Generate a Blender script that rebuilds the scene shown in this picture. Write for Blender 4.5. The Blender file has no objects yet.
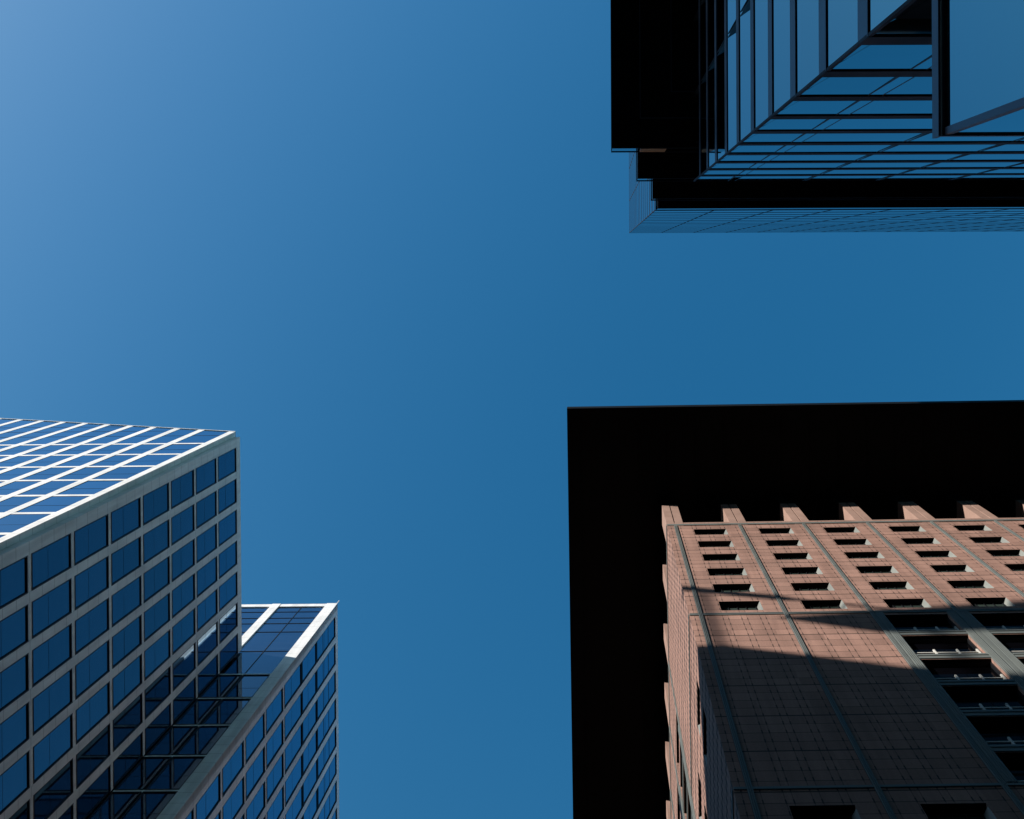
import bpy, bmesh, math, random
from mathutils import Vector, Matrix
random.seed(7)
R = math.radians
SC = bpy.context.scene
COL = SC.collection

# ------------------------------------------------------------------ camera, sky, sun, exposure
EYE = 1.6                                   # eye height over the pavement
cam_d = bpy.data.cameras.new('Camera')
cam = bpy.data.objects.new('Camera', cam_d)
COL.objects.link(cam)
cam.location = (0, 0, EYE)
cam.rotation_euler = (math.pi, 0, 0)        # straight up: picture right = +X, picture down = +Y
cam_d.sensor_fit = 'HORIZONTAL'
cam_d.sensor_width = 36.0
cam_d.lens = 36.0 * 1000.0 / 1024.0
cam_d.shift_x = -(600 - 512) / 1024.0       # off-centre crop: the zenith sits at pixel (600, 259)
cam_d.shift_y = (259 - 409.5) / 1024.0
cam_d.clip_start = 0.05
cam_d.clip_end = 5000
SC.camera = cam
SC.render.resolution_x, SC.render.resolution_y = 1024, 819

SUN = Vector((-1.55, -1.0, 0.56)).normalized()      # towards the sun
world = bpy.data.worlds.new('World')
SC.world = world
world.use_nodes = True
wn = world.node_tree
for n in list(wn.nodes):
    wn.nodes.remove(n)
sky = wn.nodes.new('ShaderNodeTexSky')
sky.sky_type = 'NISHITA'
sky.sun_disc = False
sky.sun_elevation = math.asin(SUN.z)
sky.sun_rotation = math.atan2(SUN.x, SUN.y)
sky.altitude = 100
sky.air_density = 1.6
sky.dust_density = 1.1
sky.ozone_density = 1.0
bg = wn.nodes.new('ShaderNodeBackground')
bg.inputs['Strength'].default_value = 0.131
wo = wn.nodes.new('ShaderNodeOutputWorld')
hs = wn.nodes.new('ShaderNodeHueSaturation')    # the deep, saturated blue of a polarised clear sky
hs.inputs['Saturation'].default_value = 1.72
hs.inputs['Hue'].default_value = 0.506
hs.inputs['Value'].default_value = 1.0
wn.links.new(sky.outputs['Color'], hs.inputs['Color'])
# the haze round the low sun stays pale rather than orange
sep = wn.nodes.new('ShaderNodeSeparateColor'); cmb = wn.nodes.new('ShaderNodeCombineColor')
wn.links.new(hs.outputs['Color'], sep.inputs[0])
for i_, k_ in ((0, 0.42), (1, 0.68)):
    ml = wn.nodes.new('ShaderNodeMath'); ml.operation = 'MULTIPLY'; ml.inputs[1].default_value = k_
    mn = wn.nodes.new('ShaderNodeMath'); mn.operation = 'MINIMUM'
    wn.links.new(sep.outputs[2], ml.inputs[0])
    wn.links.new(sep.outputs[i_], mn.inputs[0]); wn.links.new(ml.outputs[0], mn.inputs[1])
    wn.links.new(mn.outputs[0], cmb.inputs[i_])
wn.links.new(sep.outputs[2], cmb.inputs[2])
wn.links.new(cmb.outputs[0], bg.inputs['Color'])
wn.links.new(bg.outputs['Background'], wo.inputs['Surface'])

sd = bpy.data.lights.new('Sun', 'SUN')
sd.energy = 5.0
sd.angle = R(0.5)
sd.color = (1.0, 0.95, 0.89)
sun = bpy.data.objects.new('Sun', sd)
COL.objects.link(sun)
sun.rotation_euler = (-SUN).to_track_quat('-Z', 'Y').to_euler()
sun.location = SUN * 300

SC.view_settings.view_transform = 'Standard'
SC.view_settings.look = 'None'
SC.view_settings.exposure = 0.5
SC.view_settings.gamma = 1.0
SC.render.engine = 'CYCLES'

# ------------------------------------------------------------------ node helper
class NT:
    def __init__(s, name):
        s.m = bpy.data.materials.new(name)
        s.m.use_nodes = True
        s.t = s.m.node_tree
        s.b = s.t.nodes['Principled BSDF']
    def node(s, kind, **kw):
        n = s.t.nodes.new(kind)
        for k, v in kw.items():
            setattr(n, k, v)
        return n
    def put(s, sock, v):
        if isinstance(v, (int, float)):
            sock.default_value = v
        elif isinstance(v, (tuple, list)):
            sock.default_value = tuple(v) + ((1.0,) if len(v) == 3 and sock.type == 'RGBA' else ())
        else:
            s.t.links.new(v, sock)
    def math(s, op, a, b=0.0, c=None):
        n = s.node('ShaderNodeMath', operation=op)
        s.put(n.inputs[0], a); s.put(n.inputs[1], b)
        if c is not None:
            s.put(n.inputs[2], c)
        return n.outputs[0]
    def xyz(s):
        tc = s.node('ShaderNodeTexCoord')
        sp = s.node('ShaderNodeSeparateXYZ')
        s.t.links.new(tc.outputs['Object'], sp.inputs[0])
        return tc.outputs['Object'], sp.outputs
    def pos(s):
        g = s.node('ShaderNodeNewGeometry')
        return g.outputs['Position']
    def noise(s, vec, scale, detail=4.0, rough=0.55):
        n = s.node('ShaderNodeTexNoise')
        s.put(n.inputs['Vector'], vec)
        n.inputs['Scale'].default_value = scale
        n.inputs['Detail'].default_value = detail
        n.inputs['Roughness'].default_value = rough
        return n.outputs['Fac']
    def scale(s, vec, v):
        n = s.node('ShaderNodeMapping')
        s.put(n.inputs['Vector'], vec)
        n.inputs['Scale'].default_value = v
        return n.outputs[0]
    def mix(s, f, a, b):
        n = s.node('ShaderNodeMix', data_type='RGBA')
        s.put(n.inputs[0], f); s.put(n.inputs[6], a); s.put(n.inputs[7], b)
        return n.outputs[2]
    def rng(s, v, a, b, c, d):
        n = s.node('ShaderNodeMapRange')
        s.put(n.inputs[0], v)
        for i, k in enumerate((a, b, c, d)):
            n.inputs[i + 1].default_value = k
        return n.outputs[0]
    def bump(s, h, strength, dist):
        n = s.node('ShaderNodeBump')
        n.inputs['Strength'].default_value = strength
        n.inputs['Distance'].default_value = dist
        s.put(n.inputs['Height'], h)
        s.t.links.new(n.outputs[0], s.b.inputs['Normal'])
    def set(s, **kw):
        for k, v in kw.items():
            s.put(s.b.inputs[k.replace('_', ' ')], v)
        return s.m
    # 1 inside a thin line of the given half width round every multiple of pitch (shifted by off)
    def line(s, v, pitch, off, half):
        w = s.math('WRAP', s.math('SUBTRACT', v, off), pitch / 2, -pitch / 2)
        return s.math('LESS_THAN', s.math('ABSOLUTE', w), half)

def plain(name, col, rough=0.6, metal=0.0, var=0.25, sc=0.6, spec=0.5):
    n = NT(name)
    f = n.noise(n.pos(), sc)
    k = n.rng(f, 0.3, 0.7, 1 - var, 1 + var)
    c = n.node('ShaderNodeVectorMath', operation='SCALE')
    c.inputs[0].default_value = col
    n.put(c.inputs['Scale'], k)
    n.set(Base_Color=c.outputs[0], Roughness=n.rng(f, 0.3, 0.7, rough * 0.85, min(1, rough * 1.15)), Metallic=metal)
    n.b.inputs['Specular IOR Level'].default_value = spec
    return n.m

def glass(name, col, ior, mcol=(0.2, 0.4, 0.6), fac=0.3, rough=0.02, wav=0.02, streak=0.35, blind=0.0, graze=None):
    """coated window glass: a dark dielectric pane with part of its reflection from a metallic coating"""
    n = NT(name)
    p = n.pos()
    oi = n.node('ShaderNodeObjectInfo')
    f = n.noise(n.scale(p, (0.35, 0.35, 4.0)), 1.1, 3)
    f2 = n.math('ADD', f, n.math('MULTIPLY', oi.outputs['Random'], 0.3))
    dark = tuple(c * (1 - streak) for c in col)
    lite = tuple(c * (1 + streak) + blind * q for c, q in zip(col, (.7, .9, 1)))
    n.set(Base_Color=n.mix(n.rng(f2, 0.4, 0.9, 0, 1), dark, lite), Roughness=rough, IOR=ior)
    n.bump(n.noise(p, 0.45, 1), wav, 0.05)
    if fac > 0:
        m = n.node('ShaderNodeBsdfPrincipled')
        mk = n.node('ShaderNodeVectorMath', operation='SCALE')
        mk.inputs[0].default_value = mcol
        n.put(mk.inputs['Scale'], n.rng(oi.outputs['Random'], 0, 1, 0.9, 1.1))
        n.put(m.inputs['Base Color'], mk.outputs[0])
        m.inputs['Metallic'].default_value = 1.0
        m.inputs['Roughness'].default_value = rough
        n.t.links.new(n.b.inputs['Normal'].links[0].from_socket, m.inputs['Normal'])
        mx = n.node('ShaderNodeMixShader')
        if graze is None:
            mx.inputs[0].default_value = fac
        else:                       # the coating mirrors more and more towards grazing angles
            lw = n.node('ShaderNodeLayerWeight'); lw.inputs['Blend'].default_value = 0.5
            n.put(mx.inputs[0], n.rng(lw.outputs['Facing'], 0.62, 0.86, fac, graze))
        n.t.links.new(n.b.outputs[0], mx.inputs[1]); n.t.links.new(m.outputs[0], mx.inputs[2])
        out = [q for q in n.t.nodes if q.type == 'OUTPUT_MATERIAL'][0]
        n.t.links.new(mx.outputs[0], out.inputs['Surface'])
    return n.m

M = {}
def stone_white():
    n = NT('pale_stone')
    p = n.pos()
    f = n.noise(p, 0.5, 6)
    g = n.noise(n.scale(p, (2.5, 2.5, 0.25)), 1.0, 5)
    k = n.math('MULTIPLY', n.rng(f, .3, .7, .86, 1.06), n.rng(g, .3, .7, .84, 1.06))
    sp = n.node('ShaderNodeSeparateXYZ'); n.put(sp.inputs[0], p)
    j = n.line(sp.outputs[2], 1.265, 0.3, 0.016)
    k = n.math('MULTIPLY', k, n.math('SUBTRACT', 1.0, n.math('MULTIPLY', j, 0.5)))
    c = n.node('ShaderNodeVectorMath', operation='SCALE')
    c.inputs[0].default_value = (0.82, 0.82, 0.81)
    n.put(c.inputs['Scale'], k)
    n.set(Base_Color=c.outputs[0], Roughness=0.7)
    return n.m
M['stone'] = stone_white()

def granite(name, axis, dashes=False):
    """flamed pink granite panels with open joints; axis = index of the horizontal coordinate along the face"""
    n = NT(name)
    oc, s = n.xyz()
    u, z = s[axis], s[2]
    f = n.noise(oc, 0.35, 5)
    g = n.noise(oc, 9.0, 3)
    h = n.noise(n.scale(oc, (1.6, 1.6, 0.12)), 1.0, 4)
    # a tone of its own for every panel
    cu = n.math('FLOOR', n.math('DIVIDE', n.math('ADD', u, 0.47), 1.525))
    cz = n.math('FLOOR', n.math('DIVIDE', n.math('SUBTRACT', z, 73.2), 0.99))
    wn_ = n.node('ShaderNodeTexWhiteNoise', noise_dimensions='2D')
    cv = n.node('ShaderNodeCombineXYZ'); n.put(cv.inputs[0], cu); n.put(cv.inputs[1], cz)
    n.put(wn_.inputs['Vector'], cv.outputs[0])
    k = n.math('MULTIPLY', n.rng(f, .3, .7, .9, 1.1), n.rng(g, .25, .75, .88, 1.12))
    k = n.math('MULTIPLY', k, n.rng(h, .3, .7, .82, 1.08))
    k = n.math('MULTIPLY', k, n.rng(wn_.outputs['Value'], 0, 1, .83, 1.1))
    tone = n.mix(n.rng(f, .35, .65, 0, 1), (0.36, 0.21, 0.162), (0.325, 0.187, 0.144))
    c = n.node('ShaderNodeVectorMath', operation='SCALE')
    n.put(c.inputs[0], tone); n.put(c.inputs['Scale'], k)
    fl = n.line(z, 3.97, 73.2, 0.055)                    # wide floor joint
    th = n.line(z, 0.9925, 73.2, 0.022)                  # panel bed joints
    vj = 0.0
    for o in (1.25, 2.33, 2.72, 3.65, 4.05, 4.98, 5.38, 6.45):
        vj = n.math('MAXIMUM', vj, n.line(u, 6.1, o, 0.022))
    tk = 0.0
    for o in (1.25, 2.33, 2.72, 3.65, 4.05, 4.98, 5.38, 6.45):
        tk = n.math('MAXIMUM', tk, n.line(u, 6.1, o, 0.04))
    tick = n.math('MULTIPLY', tk, n.line(z, 0.9925, 73.33, 0.2))   # panel-corner shadows painted as short dark ticks
    j = n.math('MAXIMUM', n.math('MULTIPLY', fl, 0.9), n.math('MULTIPLY', th, 0.8))
    j = n.math('MAXIMUM', j, n.math('MULTIPLY', vj, 0.5))
    j = n.math('MAXIMUM', j, n.math('MULTIPLY', tick, 0.85))
    if dashes:                 # rows of narrow dark dashes on the side elevation
        sl = n.math('MULTIPLY', n.line(u, 0.46, 0.1, 0.14), n.line(z, 1.985, 74.2, 0.42))
        j = n.math('MAXIMUM', j, n.math('MULTIPLY', sl, 0.97))
    n.set(Base_Color=n.mix(j, c.outputs[0], (0.03, 0.022, 0.018)), Roughness=0.75)
    n.b.inputs['Specular IOR Level'].default_value = 0.25
    return n.m
M['granite_x'] = granite('pink_granite_front', 0)
M['granite_y'] = granite('pink_granite_side', 1, True)
M['granite'] = plain('pink_granite_plain', (0.32, 0.2, 0.155), 0.75, var=.12)
M['black'] = plain('black_frame', (0.008, 0.009, 0.011), 0.45, spec=.3)
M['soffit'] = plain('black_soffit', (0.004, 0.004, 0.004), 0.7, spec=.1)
M['core'] = plain('dark_interior', (0.01, 0.012, 0.016), 0.8, spec=.1)
M['strip'] = plain('grey_green_metal', (0.16, 0.175, 0.162), 0.5, 0.1, .1)
M['stripdark'] = plain('dark_groove', (0.05, 0.055, 0.055), 0.6)
M['jamb'] = plain('pale_metal_jamb', (0.2, 0.21, 0.19), 0.5, 0.1, .08)
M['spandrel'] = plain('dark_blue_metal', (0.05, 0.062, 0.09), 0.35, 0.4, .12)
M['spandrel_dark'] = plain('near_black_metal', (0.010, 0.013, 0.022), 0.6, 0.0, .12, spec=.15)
M['tube'] = plain('bright_mullion', (0.62, 0.6, 0.54), 0.5, 0.0, .08)
M['brown'] = plain('copper_brown_panel', (0.42, 0.2, 0.08), 0.5, 0.1, .1)
M['concrete'] = plain('grey_concrete', (0.30, 0.29, 0.27), 0.8, var=.15)
M['asphalt'] = plain('asphalt', (0.05, 0.05, 0.052), 0.85, var=.3, sc=1.5)
M['paving'] = plain('paving', (0.2, 0.19, 0.18), 0.8, var=.2, sc=1.5)
M['ground'] = plain('city_ground', (0.03, 0.03, 0.03), 0.9, var=.25, sc=.2)
M['white_paint'] = plain('road_paint', (0.75, 0.75, 0.72), 0.6, var=.1)
M['glass_blue'] = glass('blue_window_glass', (0.002, 0.006, 0.02), 1.75, (0.10, 0.44, 0.74), 0.15, blind=.02, graze=.97)
M['glass_tower'] = glass('teal_curtain_glass', (0.001, 0.003, 0.005), 1.8, (0.26, 0.6, 0.64), 0.72, wav=.012)
M['glass_dark'] = glass('dark_window_glass', (0.003, 0.004, 0.004), 1.2, fac=0)
M['glass_black'] = glass('black_window_glass', (0.002, 0.002, 0.003), 1.1, fac=0)
M['glass_green'] = glass('greenish_window_glass', (0.035, 0.048, 0.042), 1.35, fac=0)

# ------------------------------------------------------------------ mesh helpers
class MB:
    def __init__(s):
        s.v = []; s.f = []; s.k = []
    def face(s, pts, k=0):
        i = len(s.v)
        s.v += [tuple(p) for p in pts]
        s.f.append(tuple(range(i, i + len(pts)))); s.k.append(k)
    def hexa(s, p, k=0):
        """eight corners: four of one end then four of the other"""
        i = len(s.v)
        s.v += [tuple(q) for q in p]
        for a in ((0, 1, 2, 3), (7, 6, 5, 4), (0, 4, 5, 1), (1, 5, 6, 2), (2, 6, 7, 3), (3, 7, 4, 0)):
            s.f.append(tuple(i + q for q in a)); s.k.append(k)
    def box(s, P, u0, u1, z0, z1, d0, d1, k=0):
        s.hexa([P(u0, z0, d0), P(u1, z0, d0), P(u1, z1, d0), P(u0, z1, d0),
                P(u0, z0, d1), P(u1, z0, d1), P(u1, z1, d1), P(u0, z1, d1)], k)
    def mesh(s, name, mats):
        me = bpy.data.meshes.new(name)
        me.from_pydata(s.v, [], s.f)
        for m in (mats if isinstance(mats, (list, tuple)) else [mats]):
            me.materials.append(m)
        for p, k in zip(me.polygons, s.k):
            p.material_index = k
        bm = bmesh.new(); bm.from_mesh(me)
        bmesh.ops.recalc_face_normals(bm, faces=bm.faces)
        bm.to_mesh(me); bm.free()
        return me
    def build(s, name, mats, parent=None, loc=(0, 0, 0)):
        o = bpy.data.objects.new(name, s.mesh(name, mats))
        COL.objects.link(o)
        o.parent = parent
        o.location = loc
        return o

def put(me, name, parent, loc):
    o = bpy.data.objects.new(name, me)
    COL.objects.link(o)
    o.parent = parent
    o.location = loc
    return o

def thing(name, label, cat, loc, yaw=0.0, group=None):
    o = bpy.data.objects.new(name, None)
    COL.objects.link(o)
    o.location = loc
    o.rotation_euler = (0, 0, yaw)
    o['label'] = label; o['category'] = cat
    if group:
        o['group'] = group
    return o

def XYZ(x, z, y):          # plain axis mapping: box(XYZ, x0,x1, z0,z1, y0,y1)
    return (x, y, z)

# ------------------------------------------------------------------ ground
def sheet(name, x0, x1, y0, y1, z, m):
    b = MB(); b.face([(x0, y0, z), (x1, y0, z), (x1, y1, z), (x0, y1, z)])
    o = b.build(name, m); o['kind'] = 'structure'
    return o
sheet('ground', -1500, 1500, -1500, 1500, -0.12, M['ground'])
sheet('road', -1500, 1500, 3.0, 12.0, -0.116, M['asphalt'])
b = MB(); b.box(XYZ, -200, 200, -0.4, 0.0, -3.9, 3.0); o = b.build('pavement', M['paving']); o['kind'] = 'structure'
b = MB()
for k in range(-20, 20):
    b.face([(k * 6, 7.44, -0.112), (k * 6 + 3, 7.44, -0.112), (k * 6 + 3, 7.56, -0.112), (k * 6, 7.56, -0.112)])
o = b.build('road_marking', M['white_paint']); o['kind'] = 'structure'

def inframe(p, mrg=0):
    z = p[2] - EYE
    if z <= 0.5:
        return None
    x = 600 + 1000 * p[0] / z; y = 259 + 1000 * p[1] / z
    return (x, y)

# ------------------------------------------------------------------ 1. pale gridded office tower (left)
PX, PY = -26.46, 13.08
YAW_T = R(-0.5)
ST = 1.2                    # its real size, scaled about the eye
T = thing('office_tower', 'office tower with a pale stone grid, deep blue windows and a slanting sunlit top', 'office tower', (PX * ST, PY * ST, EYE * (1 - ST)), YAW_T)
T.scale = (ST, ST, ST)
E = EYE
def TX(x0):                 # +X face at world x0; u = world y
    return lambda u, z, d: (x0 - d - PX, u - PY, z + E)
def TY(y0):                 # -Y face at world y0; u = world x
    return lambda u, z, d: (u - PX, y0 + d - PY, z + E)
FL = [69.15 - 3.79 * k for k in range(18)]       # floor lines
AX, AY = -26.46, 12.75
AX2 = -26.9                 # east end of the sunlit screen
BX, BY = -22.0, 28.7
ROOF_A = 73.5
def rz(x):                  # slanting top of the lower wing
    return 73.75 + 0.336 * (AX2 - max(x, -64.0))
jobs = []                   # (pixel area, face P, u0, u1, z0, z1)
def want(P, u0, u1, z0, z1):
    jobs.append((P, u0, u1, z0, z1))

def pillar(P, u0, u1, z0, z1, d1=0.5):
    b = MB(); b.box(P, u0, u1, z0, z1, 0, d1); return b.build('pillar', M['stone'], T)
def band(P, u0, u1, z0, z1, m='stone', d0=0.035):
    b = MB(); b.box(P, u0, u1, z0, z1, d0, 0.47); return b.build('floor_band', M[m], T)

# lower wing, shaded east face
P = TX(AX)
pillar(P, 13.08, 13.70, -E, ROOF_A)
a_w = [(13.70 + 2.25 * k, 15.45 + 2.25 * k) for k in range(6)] + [(27.20, 28.64)]
for k in range(6):
    pillar(P, a_w[k][1], a_w[k + 1][0], -E, ROOF_A - .003 * (k + 1))
band(P, 13.1, 28.68, 72.75, ROOF_A + .005, d0=.002)
for z in FL:
    band(P, 13.1, 28.68, z - .165, z + .165)
for (u0, u1) in a_w:
    want(P, u0, u1, FL[0] + .165, 72.75)
    for i in range(len(FL) - 1):
        want(P, u0, u1, FL[i + 1] + .165, FL[i] - .165)
# lower wing, sunlit north face with its slanting screen
P = TY(AY)
PLIT = P
c_x = [-29.75 - 2.1 * k for k in range(20)]
def slant_pillar(P, u0, u1):
    b = MB()
    b.hexa([P(u0, -E, -.022), P(u1, -E, -.022), P(u1, rz(u1), -.022), P(u0, rz(u0), -.022),
            P(u0, -E, .5), P(u1, -E, .5), P(u1, rz(u1), .5), P(u0, rz(u0), .5)])
    return b.build('pillar', M['stone'], T)
slant_pillar(P, AX2 - .5, AX2)
edges = [AX2 - .5]
for c in c_x:
    slant_pillar(P, c - .26, c + .26)
    edges += [c + .26, c - .26]
lit = [(edges[2 * k + 1], edges[2 * k]) for k in range(len(c_x))]
for z in FL:
    band(P, c_x[-1], AX2 - .02, z - .18, z + .18, d0=-.014)
b = MB()                     # coping of the slanting top
for (xa, xb) in ((AX2 + .01, -64.0), (-64.0, c_x[-1] - .26)):
    b.hexa([P(xa, rz(xa) - .04, -.05), P(xa, rz(xa) - .04, .55), P(xa, rz(xa) + .05, .55), P(xa, rz(xa) + .05, -.05),
            P(xb, rz(xb) - .04, -.05), P(xb, rz(xb) - .04, .55), P(xb, rz(xb) + .05, .55), P(xb, rz(xb) + .05, -.05)])
b.build('coping', M['stone'], T)
for (u0, u1) in lit:
    for i in range(len(FL) - 1):
        want(P, u0, u1, FL[i + 1] + .18, FL[i] - .18)
    # tall screen pane above the top floor, following the slope
    b = MB(); z0 = FL[0] + .18
    b.face([P(u0, z0, 0), P(u1, z0, 0), P(u1, rz(u1) - .03, 0), P(u0, rz(u0) - .03, 0)])
    sp = b.build('glass_screen', M['glass_blue'], T)
    b = MB()
    for zz in (72.3, 74.4, 76.5):
        if zz < rz(u1) - .4:
            b.box(P, u0, u1, zz - .04, zz + .04, -.008, .04)
    if b.f:
        b.build('transom', M['black'], sp)
# notch between the two faces
b = MB(); b.box(TX(AX2), AY + .5, 13.1, -E, 73.5, .06, .5); b.build('corner_post', M['stone'], T)

# taller wing: shaded north return
P = TY(BY)
pillar(P, BX - .87, BX, -E, 83.3)
b = MB(); b.box(P, -27.4, -26.7, 72.0, 83.28, 0, .5); b.build('pillar', M['stone'], T)
for k in range(1, 4):
    b = MB(); b.box(P, -27.05 - 4.6 * k, -26.35 - 4.6 * k, 72.0, 83.28, 0, .5); b.build('pillar', M['stone'], T)
band(P, -42, BX - .8, 82.7, 83.27)
for z in (81.6, 80.2, 79.0, 77.2, 73.4):
    band(P, -42, BX - .8, z - .03, z + .03, 'black', .09)
for z in FL:
    band(P, AX + .02, BX - .8, z - .1, z + .1)
b = MB(); b.box(P, -24.83, -24.77, -E, 83.0, .09, .2); b.build('mullion', M['black'], T)
b = MB()
b.face([P(-42, 69.3, .12), P(BX - .87, 69.3, .12), P(BX - .87, 82.7, .12), P(-42, 82.7, .12)])
b.build('glass_screen', M['glass_blue'], T)
for i in range(len(FL) - 1):
    for (u0, u1) in ((AX + .02, -24.85), (-24.75, BX - .87)):
        want(P, u0, u1, FL[i + 1] + .1, FL[i] - .1)
# taller wing: shaded east face
P = TX(BX)
pillar(P, BY + .02, 29.55, -E, 83.297)
b_w = [(29.55, 31.23)] + [(31.74 + 2.26 * k, 33.49 + 2.26 * k) for k in range(12)]
for k in range(12):
    pillar(P, b_w[k][1], b_w[k + 1][0], -E, 83.28 - .002 * k)
YB1 = b_w[-1][1]
pillar(P, YB1, YB1 + .6, -E, 83.2)
band(P, BY + .6, YB1 + .5, 82.6, 83.29, d0=.002)
for z in FL:
    band(P, BY + .6, YB1 + .5, z - .165, z + .165)
for z in (73.4, 77.2, 79.1, 80.6):
    band(P, BY + .6, YB1 + .5, z - .07, z + .07, 'black', .06)
for (u0, u1) in b_w:
    zz = [FL[0] + .165, 73.33, 77.13, 82.6]
    for j in range(3):
        want(P, u0, u1, zz[j] + (.0 if j == 0 else .14), zz[j + 1])
    for i in range(len(FL) - 1):
        want(P, u0, u1, FL[i + 1] + .165, FL[i] - .165)
# bodies and roofs
b = MB()
b.hexa([(AX - .45 - PX, AY + .46 - PY, 0), (-72 - PX, AY + .46 - PY, 0), (-72 - PX, 60 - PY, 0), (AX - .45 - PX, 60 - PY, 0),
        (AX - .45 - PX, AY + .46 - PY, ROOF_A - .3 + E), (-72 - PX, AY + .46 - PY, rz(-72) - .3 + E), (-72 - PX, 60 - PY, rz(-72) - .3 + E), (AX - .45 - PX, 60 - PY, ROOF_A - .3 + E)])
b.build('inner_core', M['core'], T)
b = MB(); b.box(XYZ, -42 - PX, BX - .45 - PX, 0, 82.9 + E, BY + .45 - PY, YB1 - PY + .5); b.build('inner_core', M['core'], T)
b = MB(); b.box(XYZ, -42 - PX, BX - .02 - PX, 82.95 + E, 83.25 + E, BY + .48 - PY, YB1 - PY + .5); b.build('roof', M['concrete'], T)
b = MB(); b.box(TX(BX), BY + .05, BY + .11, 83.2, 84.1, .05, .11); b.build('lightning_rod', M['tube'], T)

# windows: the hundred largest in the picture are parts, the others one stuff part
def window_mb(P, u0, u1, z0, z1, o=(0, 0, 0)):
    thin = P is PLIT
    dd = -.1 if thin else -.035
    Q = lambda u, z, d: tuple(a - b_ for a, b_ in zip(P(u, z, d + dd), o))
    f = MB(); t = .025 if thin else .06
    fd = .092 if thin else .04
    f.box(Q, u0, u0 + t, z0, z1, fd, .13); f.box(Q, u1 - t, u1, z0, z1, fd, .13)
    f.box(Q, u0 + t, u1 - t, z0, z0 + t, fd + .003, .13); f.box(Q, u0 + t, u1 - t, z1 - t, z1, fd + .003, .13)
    p = MB(); zm = z0 + (z1 - z0) * .42
    p.face([Q(u0 + t, z0 + t, .1), Q(u1 - t, z0 + t, .1), Q(u1 - t, z1 - t, .1), Q(u0 + t, z1 - t, .1)])
    f.box(Q, u0 + t, u1 - t, zm - .007, zm + .007, .095, .12)
    return f, p
def parea(j):
    P, u0, u1, z0, z1 = j
    q = []
    for (u, z) in ((u0, z0), (u1, z0), (u1, z1), (u0, z1)):
        p = P(u, z, 0); s = inframe((p[0] + PX, p[1] + PY, p[2]))
        if s is None:
            return 0
        q.append((min(1024, max(0, s[0])), min(819, max(0, s[1]))))
    return abs(sum(q[i][0] * q[(i + 1) % 4][1] - q[(i + 1) % 4][0] * q[i][1] for i in range(4))) / 2
jobs.sort(key=parea, reverse=True)
cache = {}
sf, spn = MB(), MB()
def merge(a, b_):
    i = len(a.v); a.v += b_.v
    a.f += [tuple(q + i for q in f) for f in b_.f]; a.k += b_.k
for n_, (P, u0, u1, z0, z1) in enumerate(jobs):
    if n_ < 100:
        o = P(u0, z0, 0)
        dx = [round(a - c, 3) for a, c in zip(P(u1, z1, .1), o)]
        key = tuple(dx)
        if key not in cache:
            f, p = window_mb(P, u0, u1, z0, z1, o)
            cache[key] = (f.mesh('window', M['black']), p.mesh('pane', M['glass_blue']))
        w = put(cache[key][0], 'window', T, o)
        g = put(cache[key][1], 'pane', w, (0, 0, 0))
        g.rotation_euler = (random.gauss(0, .001), random.gauss(0, .001), random.gauss(0, .001))
    else:
        f, p = window_mb(P, u0, u1, z0, z1)
        merge(sf, f); merge(spn, p)
w = sf.build('window_rows', M['black'], T); w['kind'] = 'stuff'
g = spn.build('pane', M['glass_blue'], w)

# ------------------------------------------------------------------ 2. pink granite tower under the black roof (right)
GX, GY = 6.4, 25.5
SG = 0.9                    # its real size: scaled about the eye so that it keeps its place in the view
G = thing('granite_tower', 'pink granite tower with dark windows under a huge flat black overhanging roof', 'high-rise tower', (GX * SG, GY * SG, EYE * (1 - SG)), R(-0.85))
G.scale = (SG, SG, SG)
def GF(u, z, d):            # front, u = local x
    return (u, d, z + E)
def GS(u, z, d):            # side, u = local y
    return (d, u, z + E)
BAY, NB = 6.1, 8
W = BAY * NB + 1.6
HPAR = 96.4
ZB = [71.6 + 3.97 * k for k in range(6)]
def granite_wall(P, mat, opens):
    us = sorted(set([0, W] + [o[0] for o in opens] + [o[1] for o in opens]))
    zs = sorted(set([-E - 2, HPAR] + [o[2] for o in opens] + [o[3] for o in opens]))
    b = MB()
    for i in range(len(us) - 1):
        z0 = None
        for j in range(len(zs) - 1):
            um, zm = (us[i] + us[i + 1]) / 2, (zs[j] + zs[j + 1]) / 2
            hole = any(o[0] < um < o[1] and o[2] < zm < o[3] for o in opens)
            if hole:
                if z0 is not None:
                    b.face([P(us[i], z0, 0), P(us[i + 1], z0, 0), P(us[i + 1], zs[j], 0), P(us[i], zs[j], 0)])
                z0 = None
            elif z0 is None:
                z0 = zs[j]
        if z0 is not None:
            b.face([P(us[i], z0, 0), P(us[i + 1], z0, 0), P(us[i + 1], HPAR, 0), P(us[i], HPAR, 0)])
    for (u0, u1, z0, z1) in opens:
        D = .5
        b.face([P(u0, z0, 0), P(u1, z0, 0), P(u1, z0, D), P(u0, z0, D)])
        b.face([P(u0, z1, 0), P(u1, z1, 0), P(u1, z1, D), P(u0, z1, D)], 1)  # window head coloured black for the shade under it
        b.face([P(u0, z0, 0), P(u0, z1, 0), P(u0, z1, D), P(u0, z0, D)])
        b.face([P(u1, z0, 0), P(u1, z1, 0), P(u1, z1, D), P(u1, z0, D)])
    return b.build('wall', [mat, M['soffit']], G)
small, big = [], []
for k in range(NB):
    c = .8 + 3.05 + BAY * k
    for zb in ZB:
        small.append((c - 1.45, c + 1.62, zb + .85, zb + 2.75))
    for r in range(12):
        z0 = 71.6 - 3.97 * (r + 1)
        if k >= 2 and z0 > 47:
            big.append((c - 2.25, c + 2.25, z0 + .25, z0 + 3.45))
        elif z0 < 46 and z0 > 3:
            small.append((c - 1.45, c + 1.62, z0 + .6, z0 + 2.75))
sideopen_s, sideopen_b = [], []
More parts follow.
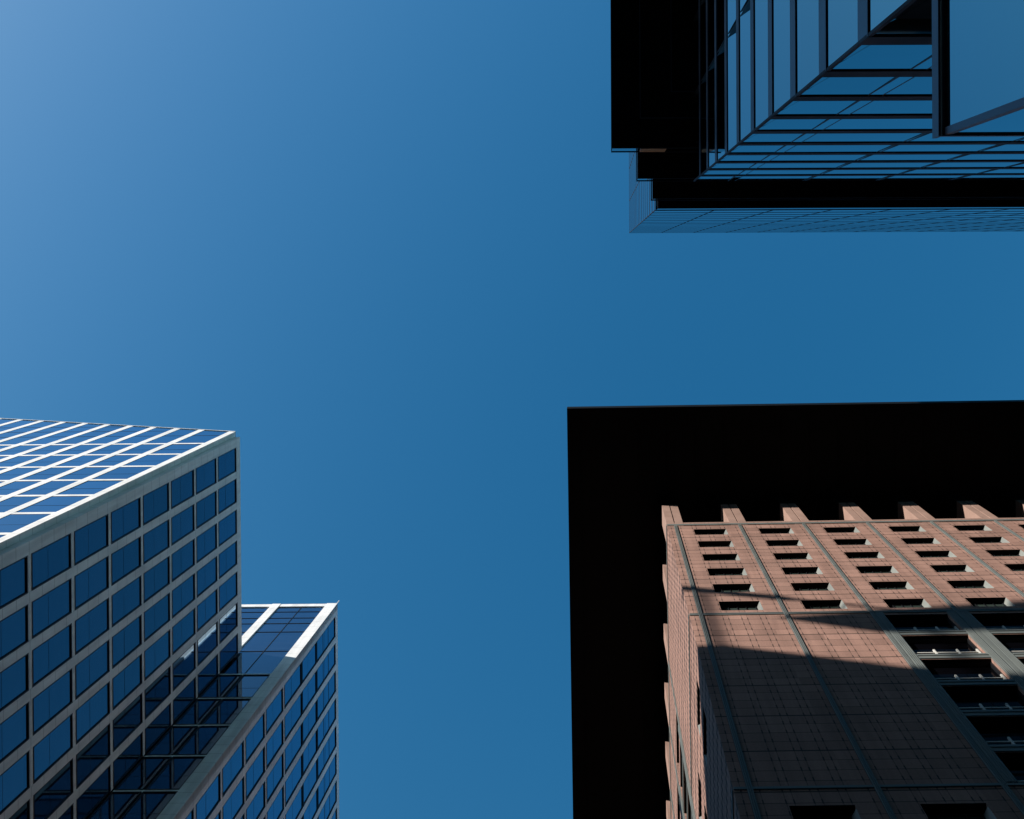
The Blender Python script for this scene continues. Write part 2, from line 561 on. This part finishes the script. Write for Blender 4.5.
for k in range(NB):
    c = .8 + 3.05 + BAY * k
    for r in range(-6, 12):
        z0 = 71.6 - 3.97 * (r + 1)
        if k >= 2 and 50 < z0 < 84:
            sideopen_b.append((c - 2.25, c + 2.25, z0 + .25, z0 + 3.45))
        elif 56 < z0 < 67 or 3 < z0 < 46:
            sideopen_s.append((c - 1.45, c + 1.62, z0 + .85, z0 + 2.75))
granite_wall(GF, M['granite_x'], small + big)
granite_wall(GS, M['granite_y'], sideopen_s + sideopen_b)
def small_window_meshes(P):
    w = MB(); u0, u1, z0, z1 = 0, 3.07, 0, 1.9
    w.box(P, 0, .07, 0, 1.9 , .36, .47); w.box(P, 2.72, 2.80, 0, 1.9, .36, .47)
    w.box(P, .07, 2.72, 0, .08, .365, .47); w.box(P, .07, 2.72, 1.82, 1.9, .365, .47)
    for q in (.7, 1.36, 2.02):
        w.box(P, q - .025, q + .025, .08, 1.82, .37, .46)
    w.box(P, .07, 2.72, .55, .6, .375, .455)
    p = MB(); p.face([P(.07, .08, .44), P(2.72, .08, .44), P(2.72, 1.82, .44), P(.07, 1.82, .44)])
    j = MB()
    j.hexa([P(2.80, .01, .47), P(3.06, .01, .012), P(3.06, 1.89, .012), P(2.80, 1.89, .47),
            P(2.82, .01, .49), P(3.07, .01, .49), P(3.07, 1.89, .49), P(2.82, 1.89, .49)])
    return w.mesh('window', M['black']), p.mesh('pane', M['glass_green']), j.mesh('jamb', M['jamb'])
def P0(P):
    return lambda u, z, d: tuple(a - b_ for a, b_ in zip(P(u, z, d), P(0, 0, 0)))
def big_window_meshes(P):
    w = MB(); wd, h = 4.5, 3.2
    w.box(P, 0, .1, 0, h, .2, .47); w.box(P, wd - .1, wd, 0, h, .2, .47)
    w.box(P, .1, wd - .1, 0, .1, .205, .47); w.box(P, .1, wd - .1, h - .1, h, .205, .47)
    p = MB(); p.face([P(.1, .1, .46), P(wd - .1, .1, .46), P(wd - .1, h - .1, .46), P(.1, h - .1, .46)])
    r = MB()
    r.box(P, .1, wd - .1, .66, .74, .14, .2)
    for q in (1.5, 3.0, 4.3):
        r.box(P, q - .06, q + .06, .0, 1.15, .12, .22)
    return w.mesh('window', M['black']), p.mesh('pane', M['glass_black']), r.mesh('railing', M['tube'])
for P, sm, bg_ in ((GF, small, big), (GS, sideopen_s, sideopen_b)):
    sw = small_window_meshes(P0(P)); bw = big_window_meshes(P0(P))
    for lst, ms, nm in ((sm, sw, 'jamb'), (bg_, bw, 'railing')):
        for (u0, u1, z0, z1) in lst:
            p = P(u0, z0, 0)
            s = inframe((p[0] + GX, p[1] + GY, p[2]))
            if s is None or not (-80 < s[0] < 1100 and -80 < s[1] < 900):
                continue
            w = put(ms[0], 'window', G, p)
            put(ms[1], 'pane', w, (0, 0, 0)); put(ms[2], nm, w, (0, 0, 0))
# metal surrounds of the big-window field
for P, k0, zt in ((GF, 2, 71.6), (GS, 2, 83.5)):
    for k in range(k0, NB):
        c = .8 + 3.05 + BAY * k
        z0_, z1_ = 48.25, zt - .25
        b = MB()
        b.box(P, c - 2.85, c - 2.27, z0_, z1_, -.07, .02); b.box(P, c + 2.27, c + 2.85, z0_, z1_, -.07, .02)
        for q in (-2.75, -2.62, -2.49, -2.36, 2.36, 2.49, 2.62, 2.75):
            b.box(P, c + q - .025, c + q + .025, z0_, z1_, -.11, -.06)
        b.build('metal_surround', M['strip'], G)
        z = zt
        while z > 52.5:
            b = MB()
            b.box(P, c - 2.26, c + 2.26, z - 3.97 - .45, z - 3.97 + .22, -.06, .02)
            b.box(P, c - 2.26, c + 2.26, z - 3.97 - .09, z - 3.97 - .03, -.1, -.05)
            z -= 3.97
            b.build('spandrel', M['strip'], G)
# vertical metal strips on the pilaster lines, and their free-standing heads
for P, mt, nm in ((GF, 'granite_x', 'f'), (GS, 'granite_y', 's')):
    for k in range(NB + 1):
        c = .8 + BAY * k
        if nm == 's' and k < 2:
            b = None
        else:
            b = MB()
        if b: b.box(P, c - .15, c + .15, -E, HPAR - 1.0, -.03, .02, 1)
        for q in ((-.1, 0, .1) if b else ()):
            b.box(P, c + q - .03, c + q + .03, -E, HPAR - 1.0, -.10, -.02, 0)
        if b: b.build('metal_strip', [M['strip'], M['stripdark']], G)
        if nm == 's' and k == 0:
            continue
        b = MB()
        b.box(P, c - .8, c - .06, HPAR - 1.01, 103.5, -.012, 2.0); b.box(P, c + .06, c + .8, HPAR - 1.01, 103.5, -.012, 2.0)
        b.box(P, c - .06, c + .06, HPAR - 1.01, 103.49, .1, 2.0, 1)
        pl_ = b.build('pilaster', [M['granite'], M['stripdark']], G)
        b = MB(); b.box(P, c - .7, c + .7, 103.5, 106.95, .1, 1.9)      # upper pilaster coloured black to stand for the roof's shade
        b.build('shaded_head', M['soffit'], pl_)
for P in (GF, GS):
    for (z0, z1) in ((95.55, 95.95), (71.45, 71.6), (71.7, 71.82), (48.0, 48.2)):
        b = MB(); b.box(P, .02, W, z0, z1, -.06, .02)
        b.build('metal_band', M['strip'], G)
    b = MB(); b.box(P, .03 if P is GF else 2.0, W, HPAR, HPAR + .25, .0, .3); b.box(P, 2.6, W, HPAR, HPAR + .2, .3, 2.6, 1); b.build('parapet', [M['granite'], M['soffit']], G)
b = MB(); b.box(XYZ, 2.6, W, HPAR + .2 + E, 107.0 + E, 2.6, W); b.build('recessed_storey', M['core'], G)
b = MB(); b.box(XYZ, .55, W - .1, 0, HPAR - .1 + E, .55, W - .1); b.build('inner_core', M['core'], G)
OV = 9.75
b = MB(); b.box(XYZ, -OV - .05, W + OV, 107.0 + E, 108.3 + E, -OV + .1, W + OV)
for k in range(0, 24):      # fine ribs of the soffit
    p = -OV + 1.5 + k * 3.05
    b.box(XYZ, p - .04, p + .04, 106.93 + E, 107.01 + E, -OV + 1.4, W + OV - 1.4)
roof = b.build('roof', M['soffit'], G)
b = MB(); b.box(XYZ, -OV + 1.2, W + OV - 1.2, 108.3 + E, 109.4 + E, -OV + 1.2, W + OV - 1.2); b.build('roof_cap', M['concrete'], roof)

# ------------------------------------------------------------------ 3. blue glass skyscraper (top right)
OX, OY = 5.54, -4.6
O = thing('glass_skyscraper', 'blue glass skyscraper with black stepped floors jutting out at mid height', 'skyscraper', (OX, OY, 0), R(-0.25))
def OF(x0):                 # -X face at world x0, u = world y
    return lambda u, z, d: (x0 + d - OX, u - OY, z + E)
def OS(y0):                 # +Y face at world y0, u = world x
    return lambda u, z, d: (u - OX, y0 - d - OY, z + E)
ZT = 59.0
bands = [ZT - 3.8 * k for k in range(1, 15)]
YW = [-4.6, -9.65] + [-9.65 - 4.3 * k for k in range(1, 8)]
XW = [5.54, 7.75] + [7.75 + 4.3 * k for k in range(1, 9)]
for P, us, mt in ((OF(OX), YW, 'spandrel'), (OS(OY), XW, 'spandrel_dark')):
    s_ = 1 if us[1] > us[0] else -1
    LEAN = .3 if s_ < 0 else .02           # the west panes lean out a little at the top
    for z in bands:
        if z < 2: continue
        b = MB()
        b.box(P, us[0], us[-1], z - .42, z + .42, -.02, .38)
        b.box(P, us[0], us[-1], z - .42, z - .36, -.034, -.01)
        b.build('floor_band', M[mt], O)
    for i in range(len(us) - 1):
        top = ZT
        for z in bands:
            z0, z1 = z + .42, top
            top = z - .42
            if z0 < 3: continue
            b = MB(); b.face([P(us[i], z0, LEAN), P(us[i + 1], z0, LEAN), P(us[i + 1], z1, .0), P(us[i], z1, .0)])
            p = P((us[i] + us[i + 1]) / 2, z0, 0); s = inframe((p[0] + OX, p[1] + OY, p[2]))
            dark = mt == 'spandrel_dark' and z0 < 18.5
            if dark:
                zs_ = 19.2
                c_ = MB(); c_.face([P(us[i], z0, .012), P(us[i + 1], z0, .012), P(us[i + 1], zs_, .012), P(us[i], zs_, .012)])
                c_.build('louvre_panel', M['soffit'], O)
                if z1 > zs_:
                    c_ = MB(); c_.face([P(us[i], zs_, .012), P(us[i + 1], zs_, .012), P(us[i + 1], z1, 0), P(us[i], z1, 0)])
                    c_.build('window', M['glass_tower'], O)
            else:
                g = b.build('window', M['glass_tower'], O)
        if i:
            b = MB()
            wd = .2 if i == 1 and mt == 'spandrel_dark' else .045
            hw, pr = (.018, -.009) if mt == 'spandrel_dark' else (.012, .0)
            for q in ((-wd, wd) if wd > .1 else (-.08, .08)):
                b.box(P, us[i] + q - hw, us[i] + q + hw, 0, ZT, pr, LEAN + .02)
            if wd > .1:
                b.box(P, us[i] - wd, us[i] + wd, 0, ZT, -.004, .1, 1)
            b.build('mullion', [M['black'], M['glass_tower']], O)
b = MB(); b.box(OF(OX), OY - .05, OY + .024, 0, ZT, -.024, .06); b.build('corner_post', M['spandrel_dark'], O)
b = MB(); b.box(XYZ, .4, 40, 0, ZT + E, -40, -.4); b.build('inner_core', M['core'], O)
# the stepped floors: x of west edge, y of south edge, bottom, top
steps = [(0.71, -6.56, 59.0, 61.25), (2.36, -5.04, 62.5, 64.6), (3.46, -3.99, 66.0, 68.0), (4.02, -3.51, 69.5, 72.4)]
for (x, y, z0, z1) in steps:
    b = MB(); b.box(XYZ, x - OX, 44 - OX, z0 + E, z0 + .22 + E, -46 - OY, y - OY)
    b.box(XYZ, x + 1.0 - OX, 44 - OX, z1 + E, z1 + 1.2 + E, -46 - OY, y - 1.0 - OY)
    f = b.build('jutting_floor', M['soffit'], O)
    b = MB()
    b.face([(x + .02 - OX, -46 - OY, z0 + .22 + E), (x + .02 - OX, y - .02 - OY, z0 + .22 + E), (x + .02 - OX, y - .02 - OY, z1 - .12 + E), (x + .02 - OX, -46 - OY, z1 - .12 + E)])
    b.face([(x + .02 - OX, y - .02 - OY, z0 + .22 + E), (44 - OX, y - .02 - OY, z0 + .22 + E), (44 - OX, y - .02 - OY, z1 - .12 + E), (x + .02 - OX, y - .02 - OY, z1 - .12 + E)])
    b.build('pane', M['glass_tower'], f)
    b = MB(); b.box(XYZ, x - .02 - OX, 44 - OX, z1 - .12 + E, z1 + E, -46 - OY, y + .02 - OY)
    b.build('edge_trim', M['spandrel_dark'], f)
b = MB()
for (xa, ya) in ((2.36, -8.3), (4.2, -9.85)):
    b.box(XYZ, xa - OX, xa + .06 - OX, ZT - .02 + E, ZT + .01 + E, -46 - OY, ya - OY)
    b.box(XYZ, xa + .06 - OX, OX - OX, ZT - .02 + E, ZT + .01 + E, ya - .06 - OY, ya - OY)
b.build('soffit_trim', M['spandrel'], O)
b = MB(); b.box(OS(-6.56), 2.42, 3.95, 59.23, 60.95, -.03, .01); b.build('brown_panel', M['brown'], O)
# upper shaft
UX, UY, ZU0, ZU1 = 3.95, -3.51, 72.4, 134.8
b = MB(); b.box(XYZ, UX + .012 - OX, 76 - OX, ZU0 - 1 + E, ZU1 + E, -46 - OY, UY - .012 - OY)
up = b.build('upper_shaft', M['glass_tower'], O)
b = MB(); c_ = MB()
z = ZU0
while z < ZU1 + .1:
    b.box(XYZ, UX - OX, 76.05 - OX, z - .26 + E, z + .26 + E, -46 - OY, UY - OY)
    z += 3.9
b.build('floor_band', M['spandrel_dark'], up)
for k in range(17):
    c_.box(OS(UY), UX + 4.3 * k - .02, UX + 4.3 * k + .06, ZU0, ZU1, -.006, .03)
    c_.box(OF(UX), UY - 4.3 * k - .06, UY - 4.3 * k + .02, ZU0, ZU1, -.006, .03)
c_.build('mullion', M['spandrel_dark'], up)
# projecting glazed bay at the foot of the tower
BZ = 16.0; bx, by = 5.5, -2.0
bay = MB(); bay.box(XYZ, bx + .02 - OX, 30 - OX, 0, BZ + E - .05, -4.5 - OY - 8, by - .02 - OY)
y_ = bay.build('glass_bay', M['core'], O)
b = MB(); b.face([(bx - OX, by - .1 - OY, 3), (bx - OX, -12 - OY, 3), (bx - OX, -12 - OY, BZ + E - .02), (bx - OX, by - .1 - OY, BZ + E - .02)])
b.build('pane', M['glass_tower'], y_)
b = MB(); b.face([(bx + .1 - OX, by - OY, 3), (29 - OX, by - OY, 3), (29 - OX, by - OY, BZ + E - .02), (bx + .1 - OX, by - OY, BZ + E - .02)])
b.build('pane', M['glass_tower'], y_)
b = MB(); b.box(XYZ, bx - .012 - OX, bx + .1 - OX, 0, BZ + E - .01, by - .1 - OY, by + .012 - OY); b.build('corner_post', M['spandrel'], y_)
b = MB()
b.box(XYZ, bx - .03 - OX, 29 - OX, BZ + E, BZ + .12 + E, -12 - OY, by + .03 - OY, 1)
b.box(XYZ, bx - .095 - OX, bx - .03 - OX, BZ + .0 + E, BZ + .3 + E, -12 - OY, by + .035 - OY, 0)
b.box(XYZ, bx - .06 - OX, bx - .04 - OX, BZ - .04 + E, BZ + .02 + E, -12 - OY, by + .04 - OY, 2)
b.build('cornice', [M['spandrel'], M['spandrel'], M['strip']], y_)

# ------------------------------------------------------------------ 4. neighbouring block towards the sun, outside the frame: throws the shade on the granite
K = thing('office_block', 'long grey concrete office block with a stepped roof across the street', 'office block', (-70 * SG, -25 * SG, EYE * (1 - SG)))
K.scale = (SG, SG, SG)
def kb(name, x0, x1, y0, y1, z0, z1, m='concrete'):
    b = MB(); b.box(XYZ, x0 + 70, x1 + 70, z0 + E, z1 + E, y0 + 25, y1 + 25); return b.build(name, M[m], K)
ZK = 94.3
kb('wall', -85, -70, -75, -25, -E, ZK)
for k in range(1, 25):
    kb('window_band', -69.985, -69.98, -74.5, -25.5, k * 3.8 - 1, k * 3.8 + 1.1, 'glass_blue')
kb('penthouse', -84, -76, -60, -40, ZK, ZK + 3.0)
b = MB(); pts = [(-29, 101.4), (-34, 105.3), (-41.5, 111.0), (-50, 115.5), (-50, 108.5), (-41.5, 105), (-34, 100.6)]
n_ = len(pts)
fr = [(-72.2 + 70, y + 25, z + E) for y, z in pts]; bk = [(-71.7 + 70, y + 25, z + E) for y, z in pts]
b.face(fr); b.face(bk[::-1])
for i in range(n_):
    b.face([fr[i], fr[(i + 1) % n_], bk[(i + 1) % n_], bk[i]])
b.build('roof_screen', M['concrete'], K)
kb('roof_beam', -72.0, -71.2, -30, -24, 105.2, 106.1)
kb('roof_beam', -71.8, -71.4, -75, -30, 105.5, 105.85)
for y in (-74, -60, -48, -36, -26):
    kb('roof_post', -71.8, -71.4, y, y + .4, ZK, 105.4)

K2 = thing('blocker_slab', 'tall dark office slab added unseen to block skylight', 'office slab', (-47, -90, 0))  # added out of frame to cut skylight on the shaded granite
b = MB(); b.box(XYZ, 0, 50, 0, 190, 0, 35); b.build('wall', M['spandrel'], K2)
b = MB()
for k in range(1, 47):
    b.box(XYZ, .6, 49.4, k * 4 - 1.2, k * 4 + 1.2, 35.01, 35.05)
b.build('window_band', M['glass_dark'], K2)
# blocks added all round outside the frame to shut out warm horizon light
M['render'] = plain('dark_render', (0.09, 0.085, 0.08), 0.85, var=.2, sc=.1)
def ring_block(x0, x1, y0, y1, h):
    t = thing('horizon_blocker', 'plain dark block added unseen around the crossing to shut out horizon light', 'city block', (x0, y0, 0), 0, 'unseen blocks added around the crossing')
    b = MB(); b.box(XYZ, 0, x1 - x0, 0, h, 0, y1 - y0); b.build('wall', M['render'], t)
    b = MB()
    for k in range(1, int(h / 4)):
        z0, z1 = k * 4 + .2, k * 4 + 2.4
        b.box(XYZ, 1, x1 - x0 - 1, z0, z1, -.04, .02); b.box(XYZ, 1, x1 - x0 - 1, z0, z1, y1 - y0 - .02, y1 - y0 + .04)
        b.box(XYZ, -.04, .02, z0, z1, 1, y1 - y0 - 1); b.box(XYZ, x1 - x0 - .02, x1 - x0 + .04, z0, z1, 1, y1 - y0 - 1)
    b.build('window_band', M['glass_dark'], t)
for args in ((-160, -110, -70, -15, 58), (-160, -110, 0, 60, 60), (-170, -110, 75, 140, 62), (-90, -35, 90, 150, 70),
             (-25, 35, 115, 170, 80), (50, 120, 120, 180, 66), (90, 150, 20, 100, 34), (85, 140, -60, 3, 80), (75, 150, -150, -80, 76),
             (0, 60, -160, -90, 84), (-75, -15, -170, -100, 62), (-160, -95, -160, -95, 52)):
    ring_block(*args)
